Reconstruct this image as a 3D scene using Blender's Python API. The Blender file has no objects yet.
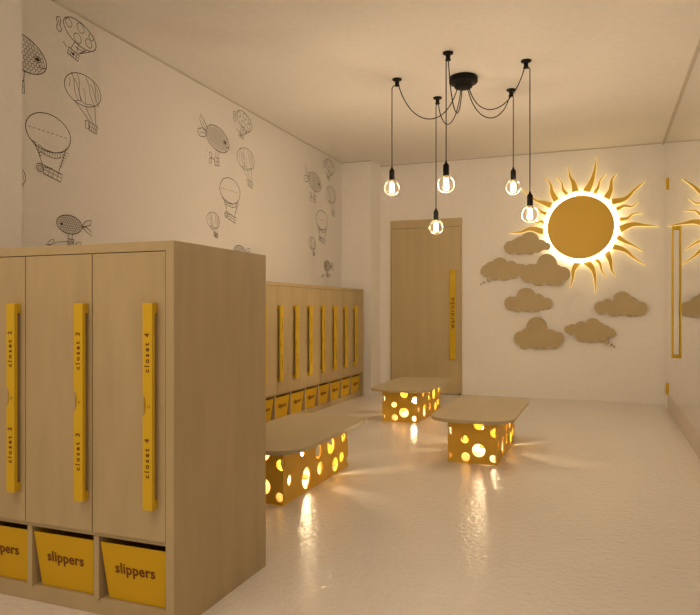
import bpy, bmesh, math, random
from mathutils import Vector, Matrix
random.seed(4)
C = bpy.context.scene.collection
PI = math.pi

# ------------------------------------------------------------------ camera, world, light, exposure
F_PX, CX, HZ, CAM_H = 655.0, 350.0, 310.0, 1.10
PSI = math.atan2(602.6 - 350.0, F_PX)                      # the camera looks this much left of the room's long axis
cam_d = bpy.data.cameras.new('camera')
cam = bpy.data.objects.new('camera', cam_d); C.objects.link(cam)
cam_d.sensor_fit = 'HORIZONTAL'; cam_d.sensor_width = 36.0
cam_d.lens = 36.0 * F_PX / 700.0
cam_d.shift_y = (HZ - 307.5) / 700.0
cam_d.clip_start = 0.05
cam.location = (0, 0, CAM_H)
cam.rotation_euler = (PI / 2, 0, PSI)
bpy.context.scene.camera = cam

world = bpy.data.worlds.new('world'); bpy.context.scene.world = world
world.use_nodes = True
wb = world.node_tree.nodes['Background']
wb.inputs[0].default_value = (1.0, 0.77, 0.56, 1)
wb.inputs[1].default_value = 0.85                          # light from the open side of the hall, behind the camera

vs = bpy.context.scene.view_settings
vs.view_transform = 'Standard'; vs.look = 'None'; vs.gamma = 1.0; vs.use_curve_mapping = False
vs.exposure = 0.16
WARM = (1.0, 0.75, 0.53)
BULB_E, BENCH_E, SUN_E = 500.0, 240.0, 4.4
for (lx, ly) in ((-1.7, 0.2),):                            # soft fill light added under the ceiling above the camera, no fixture
    ld = bpy.data.lights.new('fill_light', 'AREA'); ld.shape = 'RECTANGLE'; ld.size = 1.2; ld.size_y = 1.2
    ld.energy = 22; ld.color = WARM
    lo = bpy.data.objects.new('fill_light', ld); C.objects.link(lo)
    lo.location = (lx, ly, 3.03)

# room numbers (metres)
XR, XL, YB, H = 0.668, -3.235, 8.455, 3.055
YF = -1.4                                                  # the hall stays open here

# ------------------------------------------------------------------ pixel ray -> point on a plane (for outlines read off the photo)
def ray(u, v):
    xr, zr = (u - CX) / F_PX, (HZ - v) / F_PX
    c, s = math.cos(PSI), math.sin(PSI)
    return Vector((xr * c - s, xr * s + c, zr))
def on_y(u, v, y):
    d = ray(u, v); p = d * (y / d.y)
    return Vector((p.x, p.y, p.z + CAM_H))

# ------------------------------------------------------------------ materials
def mat(name, color, rough=0.5, metal=0.0, spec=0.5, emit=None, estr=0.0, coat=0.0):
    m = bpy.data.materials.new(name); m.use_nodes = True
    b = m.node_tree.nodes['Principled BSDF']
    b.inputs['Base Color'].default_value = (*color, 1)
    b.inputs['Roughness'].default_value = rough
    b.inputs['Metallic'].default_value = metal
    b.inputs['Specular IOR Level'].default_value = spec
    b.inputs['Coat Weight'].default_value = coat
    if emit:
        b.inputs['Emission Color'].default_value = (*emit, 1)
        b.inputs['Emission Strength'].default_value = estr
    return m
def nodes(m): return m.node_tree.nodes, m.node_tree.links, m.node_tree.nodes['Principled BSDF']

def noise_col(m, c1, c2, scale, stretch=(1, 1, 1), lo=0.35, hi=0.65, detail=6, bump=0.0, bscale=None):
    n, l, b = nodes(m)
    tc = n.new('ShaderNodeTexCoord'); mp = n.new('ShaderNodeMapping'); mp.inputs['Scale'].default_value = stretch
    nz = n.new('ShaderNodeTexNoise'); nz.inputs['Scale'].default_value = scale; nz.inputs['Detail'].default_value = detail
    cr = n.new('ShaderNodeValToRGB')
    cr.color_ramp.elements[0].position = lo; cr.color_ramp.elements[0].color = (*c1, 1)
    cr.color_ramp.elements[1].position = hi; cr.color_ramp.elements[1].color = (*c2, 1)
    l.new(tc.outputs['Object'], mp.inputs['Vector']); l.new(mp.outputs['Vector'], nz.inputs['Vector'])
    l.new(nz.outputs['Fac'], cr.inputs['Fac']); l.new(cr.outputs['Color'], b.inputs['Base Color'])
    if bump:
        bp = n.new('ShaderNodeBump'); bp.inputs['Strength'].default_value = bump; bp.inputs['Distance'].default_value = 0.01
        l.new(nz.outputs['Fac'], bp.inputs['Height']); l.new(bp.outputs['Normal'], b.inputs['Normal'])
    return m

M = {}
M['wall'] = noise_col(mat('wall_paint', (.8, .76, .7), .75, spec=.25), (.86, .835, .80), (.885, .86, .825), 30)
M['wallpaper'] = noise_col(mat('wallpaper_ground', (.7, .68, .64), .8, spec=.2), (.69, .665, .635), (.71, .685, .655), 30)
M['ceiling'] = noise_col(mat('ceiling_paint', (.8, .77, .7), .8, spec=.2), (.79, .765, .73), (.82, .795, .76), 20)
M['trim'] = mat('trim_paint', (.58, .53, .46), .7)  # darkened so the ceiling strips carry the shade of a gap
M['wood'] = noise_col(mat('maple_veneer', (.5, .4, .25), .5, spec=.35), (.425, .335, .185), (.485, .385, .215), 8, (1.6, 1.6, .28), .3, .7, 8)
M['wood_top'] = noise_col(mat('maple_top', (.5, .4, .25), .42, spec=.4), (.47, .39, .24), (.52, .43, .265), 5, (1.5, .3, 1), .3, .7, 8)
M['wood_dark'] = noise_col(mat('oak_veneer', (.4, .3, .2), .5, spec=.35), (.52, .425, .245), (.57, .465, .265), 6, (2.2, 2.2, .15), .3, .7, 8)
M['cloud'] = noise_col(mat('cloud_veneer', (.4, .3, .2), .55, spec=.3), (.48, .385, .215), (.51, .41, .23), 5, (1, 1, 1), .3, .7, 5)
M['yellow'] = mat('yellow_lacquer', (.64, .42, .016), .42, spec=.3)
M['bin'] = mat('yellow_plastic', (.62, .38, .006), .5, spec=.3)
M['box'] = noise_col(mat('yellow_panel', (.72, .42, .03), .5), (.74, .44, .035), (.78, .47, .04), 14)
M['ink'] = mat('brown_lettering', (.17, .065, .015), .7, spec=.2)
M['scoop_shade'] = mat('brown_scoop_shade', (.40, .23, .015), .6, spec=.2)  # shade of the thumb scoop, put into a flat brown
M['line'] = mat('black_wallpaper_ink', (.075, .058, .042), .9, spec=.1)
M['black'] = mat('black_metal', (.004, .0035, .003), .55, spec=.2)
M['gold'] = mat('gold_lacquer', (.72, .46, .04), .45)
M['brass'] = mat('brushed_brass', (.72, .42, .06), .35, metal=.6)
M['gap'] = mat('dark_gap', (.10, .07, .045), .8)
M['halo'] = mat('lit_acrylic', (.9, .85, .7), .5, emit=(1.0, .80, .48), estr=SUN_E)
M['edge'] = mat('lit_ray_edge', (.9, .8, .5), .5, emit=(1.0, .74, .30), estr=.5)
M['lamp'] = mat('lit_lamp', (1, .9, .7), .5, emit=(1.0, .78, .45), estr=BENCH_E)
M['filament'] = mat('lit_filament', (1, .8, .5), .5, emit=(1.0, .765, .52), estr=BULB_E)
M['collar'] = mat('bulb_cap', (.75, .55, .3), .3, metal=.9)

def mirror_mat():
    m = mat('mirror_glass', (.86, .85, .83), .015, metal=1.0)
    return m
M['mirror'] = mirror_mat()

def glass_mat():
    m = bpy.data.materials.new('bulb_glass'); m.use_nodes = True
    n, l = m.node_tree.nodes, m.node_tree.links
    n.clear()
    out = n.new('ShaderNodeOutputMaterial')
    tr = n.new('ShaderNodeBsdfTransparent'); tr.inputs[0].default_value = (.97, .95, .92, 1)
    gl = n.new('ShaderNodeBsdfGlossy'); gl.inputs['Roughness'].default_value = .03
    tl = n.new('ShaderNodeBsdfTranslucent'); tl.inputs[0].default_value = (.95, .88, .75, 1)
    fr = n.new('ShaderNodeFresnel'); fr.inputs[0].default_value = 1.3
    lw = n.new('ShaderNodeLayerWeight'); lw.inputs[0].default_value = .5
    cr = n.new('ShaderNodeValToRGB')
    cr.color_ramp.elements[0].position = .74; cr.color_ramp.elements[0].color = (0, 0, 0, 1)
    cr.color_ramp.elements[1].position = .93; cr.color_ramp.elements[1].color = (.45, .45, .45, 1)
    m1 = n.new('ShaderNodeMixShader'); m2 = n.new('ShaderNodeMixShader')
    ms = n.new('ShaderNodeMath'); ms.operation = 'MULTIPLY'; ms.inputs[1].default_value = .05
    l.new(fr.outputs[0], ms.inputs[0]); l.new(ms.outputs[0], m1.inputs[0]); l.new(tr.outputs[0], m1.inputs[1]); l.new(gl.outputs[0], m1.inputs[2])
    l.new(lw.outputs['Facing'], cr.inputs[0]); l.new(cr.outputs[0], m2.inputs[0])
    l.new(m1.outputs[0], m2.inputs[1]); l.new(tl.outputs[0], m2.inputs[2])
    l.new(m2.outputs[0], out.inputs[0])
    return m
M['glass'] = glass_mat()

def floor_mat():
    m = mat('glossy_resin_floor', (.74, .69, .62), .22, spec=.17)
    n, l, b = nodes(m)
    tc = n.new('ShaderNodeTexCoord')
    nz = n.new('ShaderNodeTexNoise'); nz.inputs['Scale'].default_value = 34; nz.inputs['Detail'].default_value = 4; nz.inputs['Distortion'].default_value = .6
    n2 = n.new('ShaderNodeTexNoise'); n2.inputs['Scale'].default_value = 3.0; n2.inputs['Detail'].default_value = 4
    cr = n.new('ShaderNodeValToRGB')
    cr.color_ramp.elements[0].position = .3; cr.color_ramp.elements[0].color = (.75, .715, .665, 1)
    cr.color_ramp.elements[1].position = .7; cr.color_ramp.elements[1].color = (.77, .735, .685, 1)
    bp = n.new('ShaderNodeBump'); bp.inputs['Strength'].default_value = .7; bp.inputs['Distance'].default_value = .008
    rr = n.new('ShaderNodeMapRange'); rr.inputs['To Min'].default_value = .215; rr.inputs['To Max'].default_value = .235
    l.new(tc.outputs['Object'], nz.inputs['Vector']); l.new(tc.outputs['Object'], n2.inputs['Vector'])
    l.new(n2.outputs['Fac'], cr.inputs['Fac']); l.new(cr.outputs['Color'], b.inputs['Base Color'])
    l.new(nz.outputs['Fac'], bp.inputs['Height']); l.new(bp.outputs['Normal'], b.inputs['Normal'])
    l.new(n2.outputs['Fac'], rr.inputs['Value']); l.new(rr.outputs['Result'], b.inputs['Roughness'])
    return m
M['floor'] = floor_mat()

# ------------------------------------------------------------------ mesh helpers
def box(bm, x0, x1, y0, y1, z0, z1, mi=0):
    v = [bm.verts.new(p) for p in ((x0,y0,z0),(x1,y0,z0),(x1,y1,z0),(x0,y1,z0),(x0,y0,z1),(x1,y0,z1),(x1,y1,z1),(x0,y1,z1))]
    for f in ((3,2,1,0),(4,5,6,7),(0,1,5,4),(1,2,6,5),(2,3,7,6),(3,0,4,7)):
        fc = bm.faces.new([v[i] for i in f]); fc.material_index = mi
    return v

def prism(bm, pts, direction, mi_cap=0, mi_side=0):
    """closed outline (3D points) pushed along direction"""
    d = Vector(direction)
    a = [bm.verts.new(p) for p in pts]; b = [bm.verts.new(Vector(p) + d) for p in pts]
    n = len(a)
    f = bm.faces.new(a); f.material_index = mi_cap
    f = bm.faces.new(list(reversed(b))); f.material_index = mi_cap
    for i in range(n):
        f = bm.faces.new((a[i], b[i], b[(i+1) % n], a[(i+1) % n])); f.material_index = mi_side

def lathe(bm, prof, seg=24, center=(0, 0, 0), mi=0, cap=True, smooth=True):
    cx, cy, cz = center
    rings = []
    for r, z in prof:
        if r < 1e-6: rings.append([bm.verts.new((cx, cy, cz + z))])
        else: rings.append([bm.verts.new((cx + r*math.cos(2*PI*k/seg), cy + r*math.sin(2*PI*k/seg), cz + z)) for k in range(seg)])
    for a, b in zip(rings[:-1], rings[1:]):
        for k in range(seg):
            k2 = (k+1) % seg
            if len(a) == 1 and len(b) == 1: continue
            if len(a) == 1: f = bm.faces.new((a[0], b[k2], b[k]))
            elif len(b) == 1: f = bm.faces.new((a[k], a[k2], b[0]))
            else: f = bm.faces.new((a[k], a[k2], b[k2], b[k]))
            f.material_index = mi; f.smooth = smooth
    if cap:
        for rg in (rings[0], rings[-1]):
            if len(rg) > 2: f = bm.faces.new(rg); f.material_index = mi

def tube(bm, pts, r, seg=8, mi=0):
    pts = [Vector(p) for p in pts]; rings = []
    ref = None
    for i, p in enumerate(pts):
        t = (pts[min(i+1, len(pts)-1)] - pts[max(i-1, 0)]).normalized()
        if ref is None:
            ref = t.orthogonal().normalized()
        ref = (ref - t * ref.dot(t)).normalized()
        u = t.cross(ref)
        rings.append([bm.verts.new(p + (ref*math.cos(2*PI*k/seg) + u*math.sin(2*PI*k/seg)) * r) for k in range(seg)])
    for a, b in zip(rings[:-1], rings[1:]):
        for k in range(seg):
            f = bm.faces.new((a[k], a[(k+1) % seg], b[(k+1) % seg], b[k])); f.material_index = mi; f.smooth = True
    bm.faces.new(list(reversed(rings[0]))).material_index = mi; bm.faces.new(rings[-1]).material_index = mi

def obj(name, bm, mats, parent=None, loc=(0, 0, 0), bevel=0.0, bseg=2):
    bmesh.ops.recalc_face_normals(bm, faces=bm.faces[:])
    if bevel:
        es = [e for e in bm.edges if len(e.link_faces) == 2 and e.calc_face_angle(0) > .6]
        bmesh.ops.bevel(bm, geom=es, offset=bevel, segments=bseg, affect='EDGES', profile=.5)
    me = bpy.data.meshes.new(name); bm.to_mesh(me); bm.free()
    if not isinstance(mats, (list, tuple)): mats = [mats]
    for m in mats: me.materials.append(m)
    o = bpy.data.objects.new(name, me); C.objects.link(o)
    o.location = loc
    if parent: o.parent = parent
    return o
def tag(o, label, cat, group=None):
    o['label'] = label; o['category'] = cat
    if group: o['group'] = group
    return o
def thing(name, label, cat, loc=(0, 0, 0), rz=0, group=None):
    o = bpy.data.objects.new(name, None); C.objects.link(o)
    o.location = loc; o.rotation_euler = (0, 0, rz); o.empty_display_size = .1
    return tag(o, label, cat, group)
def struct(name, bm, m, parent=None, bevel=0.0):
    o = obj(name, bm, m, parent, bevel=bevel)
    if parent is None: o['kind'] = 'structure'
    return o
def NB(): return bmesh.new()

def text_mesh(body, size, spacing=1.0, bold=0.0, depth=.0006):
    cu = bpy.data.curves.new('lettering', 'FONT'); cu.body = body; cu.size = size
    cu.align_x = 'CENTER'; cu.align_y = 'CENTER'; cu.space_character = spacing
    cu.offset = bold; cu.extrude = depth; cu.resolution_u = 3
    t = bpy.data.objects.new('lettering', cu); C.objects.link(t)
    dg = bpy.context.evaluated_depsgraph_get()
    me = bpy.data.meshes.new_from_object(t.evaluated_get(dg))
    bpy.data.objects.remove(t); bpy.data.curves.remove(cu)
    return me
def lettering(parts, m, parent, ax, ay, name='lettering'):
    """parts: (body, size, spacing, bold, centre); ax, ay: directions of the glyphs' right and up; all baked into one mesh"""
    bm = NB(); ax = Vector(ax).normalized(); ay = Vector(ay).normalized(); az = ax.cross(ay)
    R = Matrix((ax, ay, az)).transposed().to_4x4()
    for body, size, sp, bold, ctr in parts:
        me = text_mesh(body, size, sp, bold)
        me.transform(Matrix.Translation(Vector(ctr)) @ R); bm.from_mesh(me); bpy.data.meshes.remove(me)
    me = bpy.data.meshes.new(name); bm.to_mesh(me); bm.free(); me.materials.append(m)
    o = bpy.data.objects.new(name, me); C.objects.link(o); o.parent = parent
    return o

# ------------------------------------------------------------------ setting
b = NB(); box(b, XL-.3, XR+.3, YF, YB+.3, -.12, 0); struct('floor', b, M['floor'])
b = NB(); box(b, XL-.3, XR+.3, YF, YB+.3, H, H+.12); struct('ceiling', b, M['ceiling'])
b = NB(); box(b, XL-.3, XR+.3, YB, YB+.2, 0, H); struct('wall_back', b, M['wall'])
b = NB(); box(b, XL-.2, XL, YF, YB, 0, H); struct('wall_left', b, M['wallpaper'])
b = NB(); box(b, XR, XR+.2, YF, YB, 0, H); struct('wall_right', b, M['wall'])
b = NB(); box(b, XL, -2.818, 8.08, YB, 0, H); struct('wall_corner', b, M['wall'])
b = NB(); box(b, XL, -2.68, YF, 2.44, 0, H); struct('wall_near', b, M['wallpaper'])
# thin strips under the ceiling, their darker colour stands for a shadow gap
t = .014
b = NB(); box(b, XL, XL+t, 2.44, 8.08, H-.010, H); struct('trim_1', b, M['trim'])
b = NB(); box(b, -2.818, XR-.018, YB-t, YB, H-.010, H); struct('trim_2', b, M['trim'])
b = NB(); box(b, XR-.018, XR, YF, YB, H-.024, H); struct('trim_3', b, M['trim'])
b = NB(); box(b, XL+t, -2.818, 8.08-t, 8.08, H-.010, H); struct('trim_4', b, M['trim'])

# wardrobe door in the back wall
b = NB()
dx0, dx1 = -2.667, -1.699
box(b, dx0, dx0+.012, YB-.03, YB-.001, 0.001, 2.297); box(b, dx1-.022, dx1, YB-.03, YB-.001, 0.001, 2.297)
box(b, dx0+.012, dx1-.022, YB-.03, YB-.001, 2.19, 2.297)
door = struct('door_1', b, M['wood_dark'], bevel=.002)
b = NB(); box(b, dx0+.015, dx1-.026, YB-.026, YB-.002, .008, 2.184); obj('door_leaf', b, M['wood_dark'], door, bevel=.002)
b = NB(); box(b, dx0+.012, dx1-.022, YB-.012, YB-.001, .001, 2.19); obj('door_gap', b, M['gap'], door)
b = NB(); box(b, dx1-.04, dx1-.014, YB-.040, YB-.028, .002, .020); obj('floor_pivot', b, M['gap'], door, bevel=.003)
hx0, hx1 = -1.852, -1.776
b = NB(); box(b, hx0, hx1, YB-.062, YB-.046, .46, 1.622); box(b, hx0+.015, hx1-.015, YB-.046, YB-.026, .46, .50); box(b, hx0+.015, hx1-.015, YB-.046, YB-.026, 1.58, 1.622)
hd = obj('handle', b, M['yellow'], door, bevel=.003)
lettering([('wardrobe', .085, 1.22, .0012, ((hx0+hx1)/2, YB-.0626, 1.062))], M['ink'], hd, (0, 0, 1), (-1, 0, 0))

# mirror door and fixed mirror on the right wall
b = NB(); box(b, XR-.006, XR-.0005, 6.93, 7.955, .20, 3.02); md = struct('door_2', b, M['mirror'])
for z0, z1 in ((2.414, 2.545), (.169, .301)):
    b = NB(); lathe(b, [(0, z0), (.006, z0), (.011, z0+.01), (.011, z1-.01), (.006, z1), (0, z1)], 16, (XR-.012, 7.93, 0), cap=False)
    obj('hinge', b, M['yellow'], md)
b = NB()
box(b, XR-.046, XR-.032, 6.96, 7.04, .637, 1.905); box(b, XR-.032, XR-.006, 6.97, 7.03, .637, .672); box(b, XR-.032, XR-.006, 6.97, 7.03, 1.87, 1.905)
obj('handle', b, M['yellow'], md, bevel=.003)
b = NB(); box(b, XR-.006, XR-.0005, 4.6, 6.9285, .20, 3.02); box(b, XR-.006, XR-.0005, 7.957, 8.44, .20, 3.02); o = struct('mirror_panel', b, M['mirror'])
b = NB(); box(b, XR-.006, XR-.0005, 4.6, 7.955, .004, .198); struct('baseboard_right', b, M['trim'], bevel=.002)

# ------------------------------------------------------------------ locker rows (built facing -Y in their own frame)
PLZ, DZ0 = .060, .308
REC = .020                                                 # the cubby frame sits back behind the doors
def locker_row(name, label, n, pitch, side, depth, loc, rz, numbers, handle_right, group=None, side_r=None, shift=None, lift=0.0):
    DZ1, TOPZ, HT = 1.300 + lift, 1.335 + lift, 1.124 + lift*.75
    side_r = side_r or side
    root = thing(name, label, 'locker', loc, rz, group)
    W = n*pitch + side + side_r
    bm = NB()
    box(bm, 0, side, 0, depth, 0, TOPZ); box(bm, W-side_r, W, 0, depth, 0, TOPZ)
    box(bm, side, W-side_r, 0, depth, DZ1+.003, TOPZ)
    box(bm, side, W-side_r, REC+.002, depth, DZ0-.001-.02, DZ0-.001)            # shelf over the cubbies
    box(bm, side, W-side_r, depth-.012, depth, PLZ, DZ0-.021)                   # back of the cubbies
    box(bm, side, W-side_r, REC+.026, depth, DZ0-.001, DZ1+.003, 1)              # dark closed body behind the doors
    obj('carcass', bm, [M['wood'], M['gap']], root)
    bm = NB(); box(bm, side, W-side_r, REC+.012, depth-.012, 0, PLZ); obj('plinth', bm, M['wood'], root, bevel=.0015)
    for k in range(1, n):
        bm = NB(); xk = side + k*pitch; box(bm, xk-.0115, xk+.0115, REC, depth-.012, PLZ, DZ0-.021)
        obj('divider', bm, M['wood'], root, bevel=.001)
    for k in range(n):
        x0, x1 = side + k*pitch + .002, side + (k+1)*pitch - .002
        bm = NB(); box(bm, x0, x1, .0, .020, DZ0, DZ1); d = obj('door', bm, M['wood'], root, bevel=.0015)
        a = x1 - .068 + (shift[k] if shift else 0)
        a0, a1 = (a, a + .040) if handle_right else (x0 + .004, x0 + .070)
        bm = NB()
        arc = [(a0 + .0142*math.sin(PI*q/12), .776 + .037*math.cos(PI*q/12)) for q in range(13)]
        outl = [(a0, .422), (a1, .422), (a1, HT), (a0, HT)] + arc          # front layer with a half-round thumb scoop in its edge
        prism(bm, [(x, -.034, z) for x, z in outl], (0, .009, 0))
        box(bm, a0, a1, -.025, -.018, .422, HT)
        box(bm, a0 + .004, a1 - .004, -.018, 0, .422, .455); box(bm, a0 + .004, a1 - .004, -.018, 0, HT-.036, HT)
        hd = obj('handle', bm, M['yellow'], d, bevel=.0012, bseg=1)
        sz = .0235
        ax = (a0 + a1) / 2
        tx = 'closet %d' % numbers[k]
        for zc in (.955, .598):
            lettering([('closet', .0265, 1.55, .0006, (ax, -.0346, zc - .017))], M['ink'], d, (0, 0, 1), (-1, 0, 0))
            lettering([(str(numbers[k]), .0265, 1, .0006, (ax, -.0346, zc + .060))], M['ink'], d, (0, 0, 1), (-1, 0, 0), 'number')
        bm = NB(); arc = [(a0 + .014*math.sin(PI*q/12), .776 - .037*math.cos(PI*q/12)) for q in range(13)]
        prism(bm, [(x, -.0262, z) for x, z in arc], (0, .0012, 0)); obj('thumb_shade', bm, M['scoop_shade'], d)  # thin brown piece that paints the shade inside the scoop
        bm = NB(); q0 = (a0 + a1)/2 + .006                  # small printed curl beside the scoop
        tube(bm, [(q0 + .004*math.cos(PI*q/6), -.0345, .768 + .009*math.sin(PI*q/6)) for q in range(7)], .0009, 5)
        obj('printed_mark', bm, M['ink'], d)
    return root

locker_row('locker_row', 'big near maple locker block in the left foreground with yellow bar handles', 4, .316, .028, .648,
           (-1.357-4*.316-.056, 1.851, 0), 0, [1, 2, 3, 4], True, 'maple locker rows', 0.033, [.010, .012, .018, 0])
FARN = 8
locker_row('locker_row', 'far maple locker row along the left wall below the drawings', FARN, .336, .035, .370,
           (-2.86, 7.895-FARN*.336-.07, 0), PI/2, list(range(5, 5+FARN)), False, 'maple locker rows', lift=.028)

# slippers bins: a tapered open box leaning out at the top
def make_bin(w):
    root = thing('slippers_bin', '', 'bin')
    bm = NB()
    zt, th = .206, .004
    def ring(inset, z, f):                                  # f: front y at this height; the sides taper in towards the bottom
        i = inset + .020*(1 - z/zt)
        return [(-w/2+i, f+inset), (w/2-i, f+inset), (w/2-i, .30-inset), (-w/2+i, .30-inset)]
    lv = [(0, 0, .026), (0, zt, .004), (th, zt, .004), (th, th, .026)]
    rg = [[bm.verts.new((x, y, z)) for x, y in ring(i, z, f)] for i, z, f in lv]
    for a, c in zip(rg[:-1], rg[1:]):
        for k in range(4): bm.faces.new((a[k], a[(k+1) % 4], c[(k+1) % 4], c[k]))
    bm.faces.new(rg[0]); bm.faces.new(rg[-1])
    body = obj('bin_body', bm, M['bin'], root, bevel=.0012)
    up = Vector((0, .004-.026, zt)).normalized()
    ctr = Vector((.003, .026, 0)) + up * .118 + Vector((0, -.0012, 0))
    lettering([('slippers', .0545, 1.03, .0010, ctr)], M['ink'], root, (1, 0, 0), up)
    return root
def copy_tree(o):
    r = o.copy(); C.objects.link(r)
    for ch in list(o.children):
        c = ch.copy(); C.objects.link(c); c.parent = r
        for g in list(ch.children):
            d = g.copy(); C.objects.link(d); d.parent = c
    return r
bn = make_bin(.284)
near_lab = {3: 'yellow slippers bin under the closet four door, beside the near block end panel',
            2: 'yellow slippers bin under the closet three door of the near locker block',
            1: 'yellow slippers bin cut by the left photo edge, under closet two'}
first = True
xn0 = -1.357-4*.316-.028
for k in (3, 2, 1):
    o = bn if first else copy_tree(bn); first = False
    o.location = (xn0 + (k+.5)*.316, 1.851 + .012 + .008, PLZ + .001)
    tag(o, near_lab[k], 'bin', 'yellow slippers bins in the near block')
ords = ['first', 'second', 'third', 'fourth', 'fifth', 'sixth', 'seventh']
for j in range(FARN):                                       # j = 0 at the pillar end
    o = copy_tree(bn)
    o.location = (-2.86 - .020, 7.86 - (j+.5)*.336, PLZ + .001); o.rotation_euler = (0, 0, PI/2)
    lab = ('yellow slippers bin at the pillar end of the far locker row' if j == 0 else
           'yellow slippers bin half hidden behind the near locker block, in the far row' if j == FARN-1 else
           'yellow slippers bin, %s from the pillar end of the far locker row' % ords[j])
    tag(o, lab, 'bin', 'yellow slippers bins in the far row')

# ------------------------------------------------------------------ benches: glowing perforated box under a rounded maple top
FRONT = [(.222, .098, .047), (.130, .046, .031), (.123, .170, .027), (.224, .282, .038), (.010, .226, .027), (.337, .228, .033), (.326, .047, .026), (.006, .050, .022)]
SIDE = [(.087, .125, .032), (.313, .085, .064), (.515, .099, .040), (.493, .206, .044), (.691, .206, .055), (.765, .067, .046), (.880, .092, .035), (.267, .262, .038), (.915, .222, .034), (.60, .300, .034), (.80, .280, .03)]
def base_mesh(w, L, h):
    bm = NB(); box(bm, 0, w, 0, L, .002, h)
    A = obj('base', bm, M['box'])
    bm = NB(); th = .012
    box(bm, th, w-th, th, L-th, -.05, h+.05)
    def cyl(c, axis, r, half):
        R = Matrix.Rotation(PI/2, 4, 'Y') if axis == 'x' else Matrix.Rotation(PI/2, 4, 'X')
        bmesh.ops.create_cone(bm, cap_ends=True, segments=28, radius1=r, radius2=r, depth=2*half, matrix=Matrix.Translation(c) @ R)
    for x, z, r in FRONT: cyl((x, 0, z), 'y', r, .02); cyl((w-x, L, z), 'y', r, .02)
    for y, z, r in SIDE: cyl((w, y*L/1.0, z), 'x', r, .02); cyl((0, L-y*L/1.0, z), 'x', r, .02)
    B = obj('cutter', bm, M['box'])
    md_ = A.modifiers.new('holes', 'BOOLEAN'); md_.object = B; md_.operation = 'DIFFERENCE'; md_.solver = 'EXACT'; md_.use_self = True
    dg = bpy.context.evaluated_depsgraph_get()
    me = bpy.data.meshes.new_from_object(A.evaluated_get(dg)); me.name = 'base'
    bpy.data.objects.remove(A); bpy.data.objects.remove(B)
    return me
BW, BL, BH = .350, 1.0, .306
def make_bench():
    root = thing('glowing_bench', '', 'bench')
    me = base_mesh(BW, BL, BH)
    o = bpy.data.objects.new('base', me); C.objects.link(o); o.parent = root
    bm = NB()
    w, L, r, n = .605, 1.30, .20, 10
    cx, cy = BW/2 - .010, BL/2 + .03
    pts = []
    for sx, sy, a0 in ((1, 1, 0), (-1, 1, 90), (-1, -1, 180), (1, -1, 270)):
        for k in range(n+1):
            a = math.radians(a0 + 90*k/n)
            pts.append((cx + sx*(w/2-r) + r*math.cos(a), cy + sy*(L/2-r) + r*math.sin(a), BH))
    prism(bm, pts, (0, 0, .024))
    obj('bench_top', bm, M['wood_top'], root, bevel=.003)
    bm = NB()
    lathe(bm, [(.0, 0), (.05, 0), (.05, .012), (.02, .016), (.02, .104)], 20, (BW/2, BL*.60, .002))
    lp = obj('lamp_holder', bm, M['collar'], root)
    bm = NB(); bmesh.ops.create_uvsphere(bm, u_segments=20, v_segments=14, radius=.031, matrix=Matrix.Translation((BW/2, BL*.60, .136)))
    for f in bm.faces: f.smooth = True
    obj('lamp', bm, M['lamp'], lp)
    return root
bench = make_bench()
spots = [((-1.047, 4.685), 'perforated yellow light box bench with maple top, nearest the sun, in open floor'),
         ((-2.031, 6.150), 'perforated yellow light box bench with maple top, farthest, before the wardrobe door'),
         ((-2.020, 3.290), 'perforated yellow light box bench partly hidden behind the near locker block')]
for i, ((x, y), lab) in enumerate(spots):
    o = bench if i == 0 else copy_tree(bench)
    o.location = (x, y, 0); tag(o, lab, 'bench', 'glowing benches')

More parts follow.
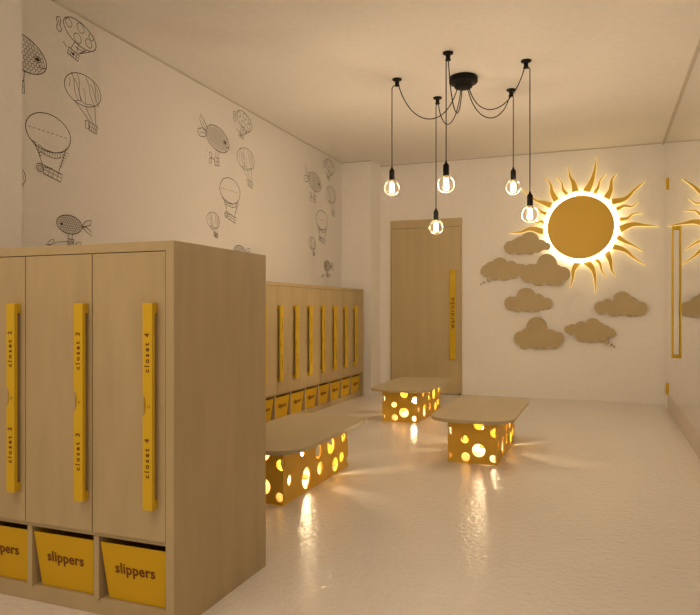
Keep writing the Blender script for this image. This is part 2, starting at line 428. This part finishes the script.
# ------------------------------------------------------------------ pendant lamp: canopy, five swagged cords, five globe bulbs
cxp, cyp = -1.090, 5.47
pend = thing('pendant_lamp', 'black spider pendant lamp on the ceiling with five swagged cords and globe bulbs', 'lamp', (cxp, cyp, H))
bm = NB(); lathe(bm, [(0, 0), (.114, 0), (.119, -.008), (.119, -.045), (.112, -.053), (.078, -.056), (.074, -.088), (.06, -.096), (0, -.096)], 40, cap=False)
obj('canopy', bm, M['black'], pend)
PEN = [((-1.623, 5.315), (-1.668, 5.315), 2.135, 2.71), ((-1.417, 5.912), (-1.431, 5.912), 1.860, 2.74), ((-1.095, 4.908), (-1.110, 4.908), 2.053, 2.68),
       ((-.758, 5.932), (-.738, 5.932), 2.185, 2.76), ((-.560, 5.285), (-.530, 5.285), 1.847, 2.73)]
for (hx, hy), (bx, by), bz, lowz in PEN:
    hx, hy, bx, by = hx-cxp, hy-cyp, bx-cxp, by-cyp; bz -= H; lowz -= H
    bm = NB(); lathe(bm, [(0, 0), (.040, 0), (.041, -.008), (.036, -.013), (.018, -.018), (.017, -.05), (.022, -.053), (.022, -.06), (0, -.06)], 20, (hx, hy, 0), cap=False)
    obj('ceiling_hook', bm, M['black'], pend)
    ang = math.atan2(hy, hx)
    p0 = Vector((.05*math.cos(ang), .05*math.sin(ang), -.092)); p1 = Vector((hx - .012*math.cos(ang), hy - .012*math.sin(ang), -.05))
    d = ((p0.z + p1.z)/2 - lowz) / .75
    c0 = p0 + Vector((.10*math.cos(ang), .10*math.sin(ang), -d)); c1 = p1 + Vector((-.10*math.cos(ang), -.10*math.sin(ang), -d))
    pts = []
    for k in range(33):
        s = k/32; pts.append(p0*(1-s)**3 + c0*3*s*(1-s)**2 + c1*3*s*s*(1-s) + p1*s**3)
    bm = NB(); tube(bm, pts, .0042, 7)
    top = Vector((bx*.6+hx*.4, by, -.052)); tube(bm, [top, (bx, by, -.075), (bx, by, bz+.17)], .0042, 7)
    obj('cord', bm, M['black'], pend)
    bm = NB(); lathe(bm, [(0, .182), (.006, .182), (.010, .165), (.021, .150), (.0235, .145), (.0235, .072), (.020, .068), (0, .068)], 20, (bx, by, bz), cap=False)
    obj('socket', bm, M['black'], pend)
    bm = NB(); prof = [(.017, .072), (.019, .062)]
    R = .062
    a0 = math.acos(.021/R)
    for k in range(15):
        a = a0 - (a0 + PI/2)*k/14
        prof.append((max(R*math.cos(a), 0), R*math.sin(a)))
    prof[-1] = (0, -R)
    lathe(bm, prof, 28, (bx, by, bz), cap=False)
    bulb = obj('bulb', bm, M['glass'], pend)
    bm = NB(); lathe(bm, [(0, .070), (.018, .070), (.019, .052), (.014, .046), (.006, .036), (0, .034)], 16, (bx, by, bz), cap=False)
    obj('bulb_cap', bm, M['collar'], bulb)
    bm = NB()
    for k in range(6):
        a = 2*PI*k/6; q = .014
        tube(bm, [(bx + .011*math.cos(a), by + .011*math.sin(a), bz + .036), (bx + q*math.cos(a), by + q*math.sin(a), bz - .034)], .0034, 6)
    obj('filament', bm, M['filament'], bulb)

# ------------------------------------------------------------------ sun lamp on the back wall
SX, SZ = -.250, 2.100
sun = thing('sun_lamp', 'round gold sun wall lamp with glowing halo and wavy rays above the clouds', 'lamp', (SX, YB, SZ))
def disc(bm, r, y0, y1, n=72, mi=0):
    prism(bm, [(r*math.cos(2*PI*k/n), y0, r*math.sin(2*PI*k/n)) for k in range(n)], (0, y1-y0, 0), mi, mi)
bm = NB(); disc(bm, .382, -.085, -.066); obj('disc', bm, M['gold'], sun, bevel=.003)
bm = NB(); disc(bm, .425, -.064, -.012); disc(bm, .30, -.012, -.001); obj('halo', bm, M['halo'], sun)
def zp(x, y): return (500 + x/4.244, 150 + y/4.244)
RAYS = [  # centre line base -> tip in the photo, half width at the base (m)
 ([(366,178),(388,135),(402,85),(409,28)], .038), ([(401,184),(416,160),(424,132),(450,99)], .018),
 ([(451,206),(469,170),(474,128),(497,97)], .033), ([(474,220),(530,207),(575,165),(618,131)], .032),
 ([(494,252),(527,237),(560,240),(590,218)], .018), ([(508,294),(540,290),(566,270),(608,268)], .018),
 ([(508,336),(560,316),(612,318),(676,324)], .037), ([(498,368),(530,388),(566,405),(606,430)], .025),
 ([(480,410),(530,425),(570,458),(618,488)], .029), ([(452,431),(468,470),(474,508),(490,536)], .030),
 ([(404,460),(424,482),(432,512),(452,539)], .018), ([(364,471),(394,505),(404,552),(406,608)], .036),
 ([(331,475),(312,508),(308,548),(297,584)], .032), ([(186,347),(130,334),(88,348),(40,352)], .034),
 ([(188,311),(172,302),(160,310),(146,300)], .016), ([(198,271),(178,264),(166,252),(142,246)], .018),
 ([(220,236),(185,224),(150,212),(90,163)], .034), ([(240,216),(222,182),(216,150),(195,115)], .032),
 ([(286,190),(268,168),(262,140),(239,113)], .018), ([(320,178),(312,140),(298,115),(290,72)], .034)]
def catmull(P, n=6):
    P = [2*P[0]-P[1]] + P + [2*P[-1]-P[-2]]; out = []
    for i in range(1, len(P)-2):
        a, b_, c, d = P[i-1], P[i], P[i+1], P[i+2]
        for k in range(n):
            s = k/n
            out.append(.5*((2*b_) + (c-a)*s + (2*a-5*b_+4*c-d)*s*s + (3*b_-a-3*c+d)*s**3))
    out.append(P[-2]); return out
YR = YB - .045
for cl, hw in RAYS:
    P = [on_y(*zp(x, y), YR) - Vector((SX, YB, SZ)) for x, y in cl]
    P = [Vector((p.x, 0, p.z)) for p in P]
    L = catmull(P, 7); n = len(L)
    lt, rt = [], []
    for i, p in enumerate(L):
        t_ = (L[min(i+1, n-1)] - L[max(i-1, 0)]).normalized(); nv = Vector((-t_.z, 0, t_.x)); s = i/(n-1)
        wv = hw * (1 - s)**.8 * (.80 + .25*math.cos(s*PI)) + .003
        lt.append(p + nv*wv); rt.append(p - nv*wv)
    outl = lt + rt[::-1]
    bm = NB()
    prism(bm, [Vector((p.x, -.050, p.z)) for p in outl], (0, .028, 0), 0, 1)
    big = []
    for i, p in enumerate(outl):                            # luminous acrylic backing, a little wider than the gold front
        a_, c_ = outl[i-1], outl[(i+1) % len(outl)]; t_ = (c_ - a_).normalized(); big.append(p + Vector((t_.z, 0, -t_.x)) * -.005)
    prism(bm, [Vector((p.x, -.022, p.z)) for p in big], (0, .008, 0), 1, 1)
    m_ = L[n//4]; prism(bm, [Vector((m_.x + .006*math.cos(PI*k/4), -.030, m_.z + .006*math.sin(PI*k/4))) for k in range(8)], (0, .029, 0), 1, 1)
    obj('ray', bm, [M['gold'], M['edge']], sun)

# ------------------------------------------------------------------ plywood clouds on the back wall
def cloud(label, circles, ctr, X0, Y0, sc, stand, dots=()):
    px = lambda x, y: (X0 + x/sc, Y0 + y/sc)
    yp = YB - stand
    out = []
    n = 180; cx, cy = ctr
    for k in range(n):
        a = 2*PI*k/n; dx, dy = math.cos(a), math.sin(a); best = 3
        for qx, qy, r in circles:
            ex, ey = qx-cx, qy-cy; bb = ex*dx+ey*dy; disc_ = bb*bb-(ex*ex+ey*ey-r*r)
            if disc_ > 0: best = max(best, bb+math.sqrt(disc_))
        out.append(on_y(*px(cx+dx*best, cy+dy*best), yp))
    base = on_y(*px(cx, cy), yp); base.y = YB
    root = thing('wooden_cloud', label, 'wall decoration', base, 0, 'wooden clouds')
    bm = NB()
    prism(bm, [p - base for p in out], (0, .012, 0))
    for ox in (-.07, .07):
        prism(bm, [Vector((ox + .02*math.cos(PI*k/6), -stand+.012, .02*math.sin(PI*k/6))) for k in range(12)], (0, stand-.0125, 0))
    obj('cloud_board', bm, M['cloud'], root)
    for qx, qy, r in dots:
        p = on_y(*px(qx, qy), yp) - base; rr = r/sc * yp/F_PX * .95
        bm = NB(); prism(bm, [p + Vector((rr*math.cos(2*PI*k/16), 0, rr*math.sin(2*PI*k/16))) for k in range(16)], (0, stand-.0005, 0))
        obj('bubble', bm, M['cloud'], root)
    return root
A3 = (470, 220, 4.391); A4 = (560, 280, 5.0)
cloud('topmost plain wooden cloud touching the left edge of the sun lamp', [(262,95,42),(222,100,28),(205,108,26),(178,120,28),(165,120,17),(215,128,24),(265,130,22),(295,120,24),(338,115,17),(312,110,24),(240,120,28)], (250,112), *A3, .083)
cloud('leftmost wooden cloud with three small bubbles below its left tip', [(130,203,38),(95,212,30),(75,222,27),(180,208,29),(215,212,20),(232,208,15),(110,236,28),(150,238,28),(190,232,24),(205,222,22),(60,226,15),(246,212,8)], (145,218), *A3, .045, [(80,264,9),(60,274,4.5),(47,282,3)])
cloud('large wooden cloud right below the sun lamp, overlapping the leftmost cloud', [(338,193,44),(253,240,33),(300,255,33),(350,250,36),(385,262,26),(408,237,32),(422,242,18),(268,218,26),(300,215,26),(380,222,26)], (330,232), *A3, .065)
cloud('plain wooden cloud in the middle of the left column of clouds', [(247,341,43),(180,365,29),(215,358,28),(210,380,22),(250,375,26),(290,382,21),(338,366,24),(300,350,26),(320,370,22)], (255,360), *A3, .05)
cloud('lowest wooden cloud on the left with a tall rounded crown', [(293,473,46),(222,520,30),(255,500,28),(240,540,26),(290,535,31),(325,543,24),(350,510,30),(370,540,25),(385,520,28),(270,500,30),(320,500,30)], (298,510), *A3, .05)
cloud('rightmost wooden cloud, highest of the right pair, near the mirror', [(312,105,48),(205,140,33),(240,122,28),(265,155,28),(300,135,40),(350,150,33),(380,148,34),(405,143,33),(350,120,38)], (310,130), *A4, .05)
cloud('lower right wooden cloud with three small bubbles below its right tip', [(165,228,38),(62,248,28),(38,246,18),(105,240,33),(110,275,33),(150,270,42),(200,265,42),(190,240,32),(230,258,30),(255,263,22),(268,265,13)], (150,255), *A4, .05, [(234,312,12),(258,325,7),(272,333,4.5)])

# ------------------------------------------------------------------ ink drawings printed on the left wall (y along the wall, z up)
XD = XL + .0006
class Ink:
    def __init__(s, oy): s.bm = NB(); s.oy = oy
    def line(s, pts, w=.0022):
        w *= .90
        P = [Vector((y, z)) for y, z in pts]
        if len(P) < 2: return
        lt, rt = [], []
        for i, p in enumerate(P):
            d = P[min(i+1, len(P)-1)] - P[max(i-1, 0)]
            if d.length < 1e-9: d = Vector((1, 0))
            d.normalize(); nv = Vector((-d.y, d.x)) * w
            lt.append(p+nv); rt.append(p-nv)
        V = lambda p: s.bm.verts.new((0, p.x - s.oy, p.y))
        a = [V(p) for p in lt]; c = [V(p) for p in rt]
        for i in range(len(a)-1): s.bm.faces.new((c[i], c[i+1], a[i+1], a[i]))
    def ell(s, c, a, b_, rot=0, t0=0, t1=360, w=.0022, n=40):
        r = math.radians(rot); pts = []
        for k in range(n+1):
            t_ = math.radians(t0 + (t1-t0)*k/n); x, y = a*math.cos(t_), b_*math.sin(t_)
            pts.append((c[0] + x*math.cos(r) - y*math.sin(r), c[1] + x*math.sin(r) + y*math.cos(r)))
        s.line(pts, w)
    def dot(s, c, r):
        vs_ = [s.bm.verts.new((0, c[0] + r*math.cos(2*PI*k/10) - s.oy, c[1] + .7*r*math.sin(2*PI*k/10))) for k in range(10)]
        s.bm.faces.new(vs_)
    def poly(s, pts, w=.0022): s.line(list(pts) + [pts[0]], w)
def wob(pts, a=.002): return [(y + random.uniform(-a, a), z + random.uniform(-a, a)) for y, z in pts]

def ell_pt(c, a, b_, rot, x, y):
    r = math.radians(rot); x *= a; y *= b_
    return (c[0] + x*math.cos(r) - y*math.sin(r), c[1] + x*math.sin(r) + y*math.cos(r))
def basket(k, c, w, h, rot):
    r = math.radians(rot); T = lambda x, y: (c[0] + x*math.cos(r) - y*math.sin(r), c[1] + x*math.sin(r) + y*math.cos(r))
    k.poly([T(-w, -h), T(w, -h), T(w*1.05, h), T(-w*1.05, h)], .003)
    for f in (-.5, 0, .5): k.line([T(w*f, -h), T(w*f+.3*h, h)], .0016)
    k.line([T(-w, 0), T(w, 0)], .0016)
def scales(k, c, a, b_, rot, nx, ny, w=.0016):
    for j in range(-ny, ny+1):
        for i in range(-nx, nx+1):
            x, y = (i + .5*(j % 2))/nx*1.0, j/ny*1.0
            if x*x + y*y < .86:
                pts = []
                for q in range(6):
                    t_ = math.radians(-80 + 160*q/5)
                    pts.append(ell_pt(c, a, b_, rot, x + .75/nx*(math.cos(t_)-.5), y + .62/ny*math.sin(t_)))
                k.line(pts, w)

def fish(k):
    c = (5.075, 2.64); a, b_, rot = .192, .107, -8
    k.ell(c, a, b_, rot, 0, 360, .0032, 48); scales(k, c, a, b_, rot, 8, 5)
    k.dot((5.195, 2.637), .017); k.ell((5.195, 2.637), .026, .018, 0, w=.0016)
    k.line([(5.205, 2.60), (5.235, 2.592), (5.262, 2.606)], .0028)
    k.poly(wob([(4.915, 2.70), (4.86, 2.745), (4.80, 2.792), (4.792, 2.74), (4.83, 2.685), (4.90, 2.665)], .002), .003)
    k.poly(wob([(4.895, 2.66), (4.83, 2.678), (4.775, 2.66), (4.757, 2.622), (4.80, 2.596), (4.86, 2.606), (4.905, 2.635)], .002), .0032)
    k.line([(4.90, 2.64), (4.84, 2.642), (4.79, 2.63)]); k.line([(4.88, 2.69), (4.83, 2.735)])
    k.line([(5.05, 2.545), (5.035, 2.47)]); k.line([(5.10, 2.54), (5.09, 2.465)]); k.line([(5.075, 2.543), (5.06, 2.47)], .0016)
    basket(k, (5.06, 2.432), .036, .036, 6)
    k.line([(5.024, 2.438), (4.975, 2.447)], .003)
    k.ell((4.962, 2.472), .017, .026, 25, w=.0028); k.ell((4.955, 2.420), .017, .026, -25, w=.0028)
    k.line([(4.90, 2.50), (4.885, 2.485)], .0014); k.line([(4.89, 2.455), (4.872, 2.445)], .0014)
def dotted(k):
    c = (5.548, 2.928); a, b_, rot = .148, .078, -14
    k.ell(c, a, b_, rot, 0, 360, .003, 48)
    for x, y, rx in ((-.72, .15, .20), (-.05, .55, .24), (-.10, -.50, .24), (.55, -.15, .22), (.62, .55, .16)):
        k.ell(ell_pt(c, a, b_, rot, x, y), rx*a*.95, rx*b_*1.6, rot - 20, w=.0022, n=20)
    p1, p2 = (5.50, 2.865), (5.60, 2.835)
    k.line([p1, (5.463, 2.80)]); k.line([(5.53, 2.857), (5.52, 2.80)]); k.line([p2, (5.53, 2.795)]); k.line([(5.64, 2.845), (5.60, 2.825), (5.545, 2.80)])
    k.line([(5.50, 2.83), (5.565, 2.822), (5.59, 2.838)])
    basket(k, (5.488, 2.775), .046, .022, -14); k.dot((5.485, 2.776), .012)
    k.line([(5.43, 2.80), (5.40, 2.825)], .0026)
    k.poly([(5.35, 2.965), (5.373, 2.972), (5.38, 2.945), (5.372, 2.92), (5.388, 2.90), (5.376, 2.876), (5.352, 2.882), (5.346, 2.905), (5.356, 2.925), (5.342, 2.945)], .003)
    k.line([(5.36, 2.955), (5.366, 2.93)], .0016)
def striped(k, c=(5.575, 2.567), a=.165, b_=.104, rot=2, bc=(5.668, 2.336), w=.0026):
    k.ell(c, a, b_, rot, 35, 395, w, 48)
    sx = a/.165
    for x0, t0 in ((-.62, .2), (-.30, .12), (.15, .3), (.55, .2)):
        pts = [ell_pt(c, a, b_, rot, x0 + t0*s*1.5 + .05*math.sin(7*s), .88 - 1.65*s) for s in [q/8 for q in range(9)]]
        pts = [p for p in pts]; k.line(pts, w*.75)
    for x0, y0, x1, y1 in ((-.75, .5, -.72, -.1), (-.45, .55, -.1, -.75), (0, .1, .15, -.8), (.4, .6, .75, -.5), (.7, .45, .9, -.2)):
        k.line([ell_pt(c, a, b_, rot, x0 + (x1-x0)*s + .04*math.sin(5*s), y0 + (y1-y0)*s) for s in (0, .25, .5, .75, 1)], w*.6)
    for x in (-.45, .1, .62):
        yb = -math.sqrt(1-x*x); p = ell_pt(c, a, b_, rot, x, yb)
        k.line([p, (bc[0] + (x-.1)*.045*sx, bc[1] + .03*sx)], w*.8)
    k.line([ell_pt(c, a, b_, rot, x, -.80 - .06*math.sin(x*9)) for x in (-.5, -.2, .1, .4, .6)], w*.7)
    basket(k, bc, .034*sx, .028*sx, -10)
    k.poly([(bc[0]-.075*sx, bc[1]+.035*sx), (bc[0]-.045*sx, bc[1]+.038*sx), (bc[0]-.042*sx, bc[1]-.015*sx), (bc[0]-.072*sx, bc[1]-.018*sx)], w)
def plain(k):
    c = (5.285, 2.208); a, b_, rot = .178, .118, 0
    k.ell(c, a, b_, rot, 0, 360, .003, 56)
    for q in range(9):
        x = -.9 + 1.8*q/9; p = ell_pt(c, a, b_, rot, x, .02); r_ = ell_pt(c, a, b_, rot, x + .11, .02); k.line([p, r_], .0017)
    l0, l1 = (5.165, 2.135), (5.425, 2.135)
    k.line([(5.160, 2.135), (5.205, 2.065), (5.235, 1.995)], .0026); k.line([(5.425, 2.142), (5.40, 2.07), (5.365, 1.985)], .0026)
    top = [(5.20, 2.118), (5.26, 2.098), (5.33, 2.092), (5.40, 2.112)]; bot = [(5.215, 2.078), (5.27, 2.062), (5.33, 2.058), (5.385, 2.075)]
    k.line(top); k.line(bot)
    for q in range(10):
        s = q/9; k.line([(5.20 + .2*s, 2.103 - .012*math.sin(PI*s)), (5.212 + .18*s, 2.064 - .006*math.sin(PI*s) + .012*(q % 2))], .0016)
    for q in range(6): k.line([(5.41 - .008*q, 2.118 - .019*q), (5.445 - .01*q, 2.112 - .019*q)], .0016)
    for q in range(5): k.line([(5.168 + .010*q, 2.122 - .018*q), (5.19 + .010*q, 2.125 - .018*q)], .0016)
    basket(k, (5.315, 1.958), .072, .026, -12); k.line([(5.25, 1.985), (5.30, 1.992), (5.37, 1.968)])
    k.ell((5.213, 1.978), .024, .026, 0, w=.0026); k.ell((5.213, 1.978), .012, .013, 0, w=.002)
def small_fish(k):
    c = (5.455, 1.655); a, b_, rot = .108, .060, -2
    k.ell(c, a, b_, rot, 0, 360, .003, 40); scales(k, c, a, b_, rot, 7, 4, .0015)
    k.dot((5.388, 1.652), .012)
    k.poly(wob([(5.56, 1.658), (5.60, 1.695), (5.650, 1.708), (5.640, 1.675), (5.60, 1.66)], .001), .0028)
    k.poly(wob([(5.56, 1.652), (5.60, 1.655), (5.645, 1.632), (5.652, 1.600), (5.61, 1.622)], .001), .0028)
    k.line([(5.44, 1.596), (5.452, 1.56)]); k.line([(5.48, 1.596), (5.475, 1.56)])
    basket(k, (5.465, 1.542), .024, .02, 0); k.line([(5.44, 1.545), (5.33, 1.528)], .002)
    k.ell((5.53, 1.535), .028, .012, 25, w=.0022); k.ell((5.30, 1.525), .03, .012, 35, w=.0022); k.line([(5.34, 1.52), (5.25, 1.505)], .0016)

SETS = [(-2.137, 'nearest', 'above the near locker block'), (0, 'middle', 'on the middle of the left wall'), (2.135, 'farthest', 'next to the room corner')]
KINDS_ = [('fish_drawing', fish, 'scaly fish airship ink drawing', (5.06, 2.60)), ('balloon_drawing', dotted, 'spotted balloon ink drawing near the ceiling', (5.545, 2.90)),
          ('balloon_drawing', striped, 'big striped balloon ink drawing', (5.575, 2.52)), ('balloon_drawing', plain, 'plain balloon ink drawing with a dashed waist line', (5.285, 2.15)),
          ('balloon_drawing', lambda k: striped(k, (5.003, 1.897), .104, .072, -4, (5.055, 1.768), .0022), 'small striped balloon ink drawing', (5.003, 1.87)),
          ('fish_drawing', small_fish, 'small left-facing fish ink drawing', (5.455, 1.63))]
for dy, which, where in SETS:
    for nm, fn, what, (oy, oz) in KINDS_:
        random.seed(9)
        k = Ink(oy); fn(k)
        for v in k.bm.verts: v.co.z -= oz
        me = bpy.data.meshes.new(nm)
        for f in k.bm.faces:
            f.normal_update()
            if f.normal.x < 0: f.normal_flip()
        k.bm.to_mesh(me); k.bm.free(); me.materials.append(M['line'])
        o = bpy.data.objects.new(nm, me); C.objects.link(o)
        o.location = (XD + .001, oy + dy, oz)
        tag(o, what + ' ' + where, 'wall drawing', 'ink drawings on the left wall')
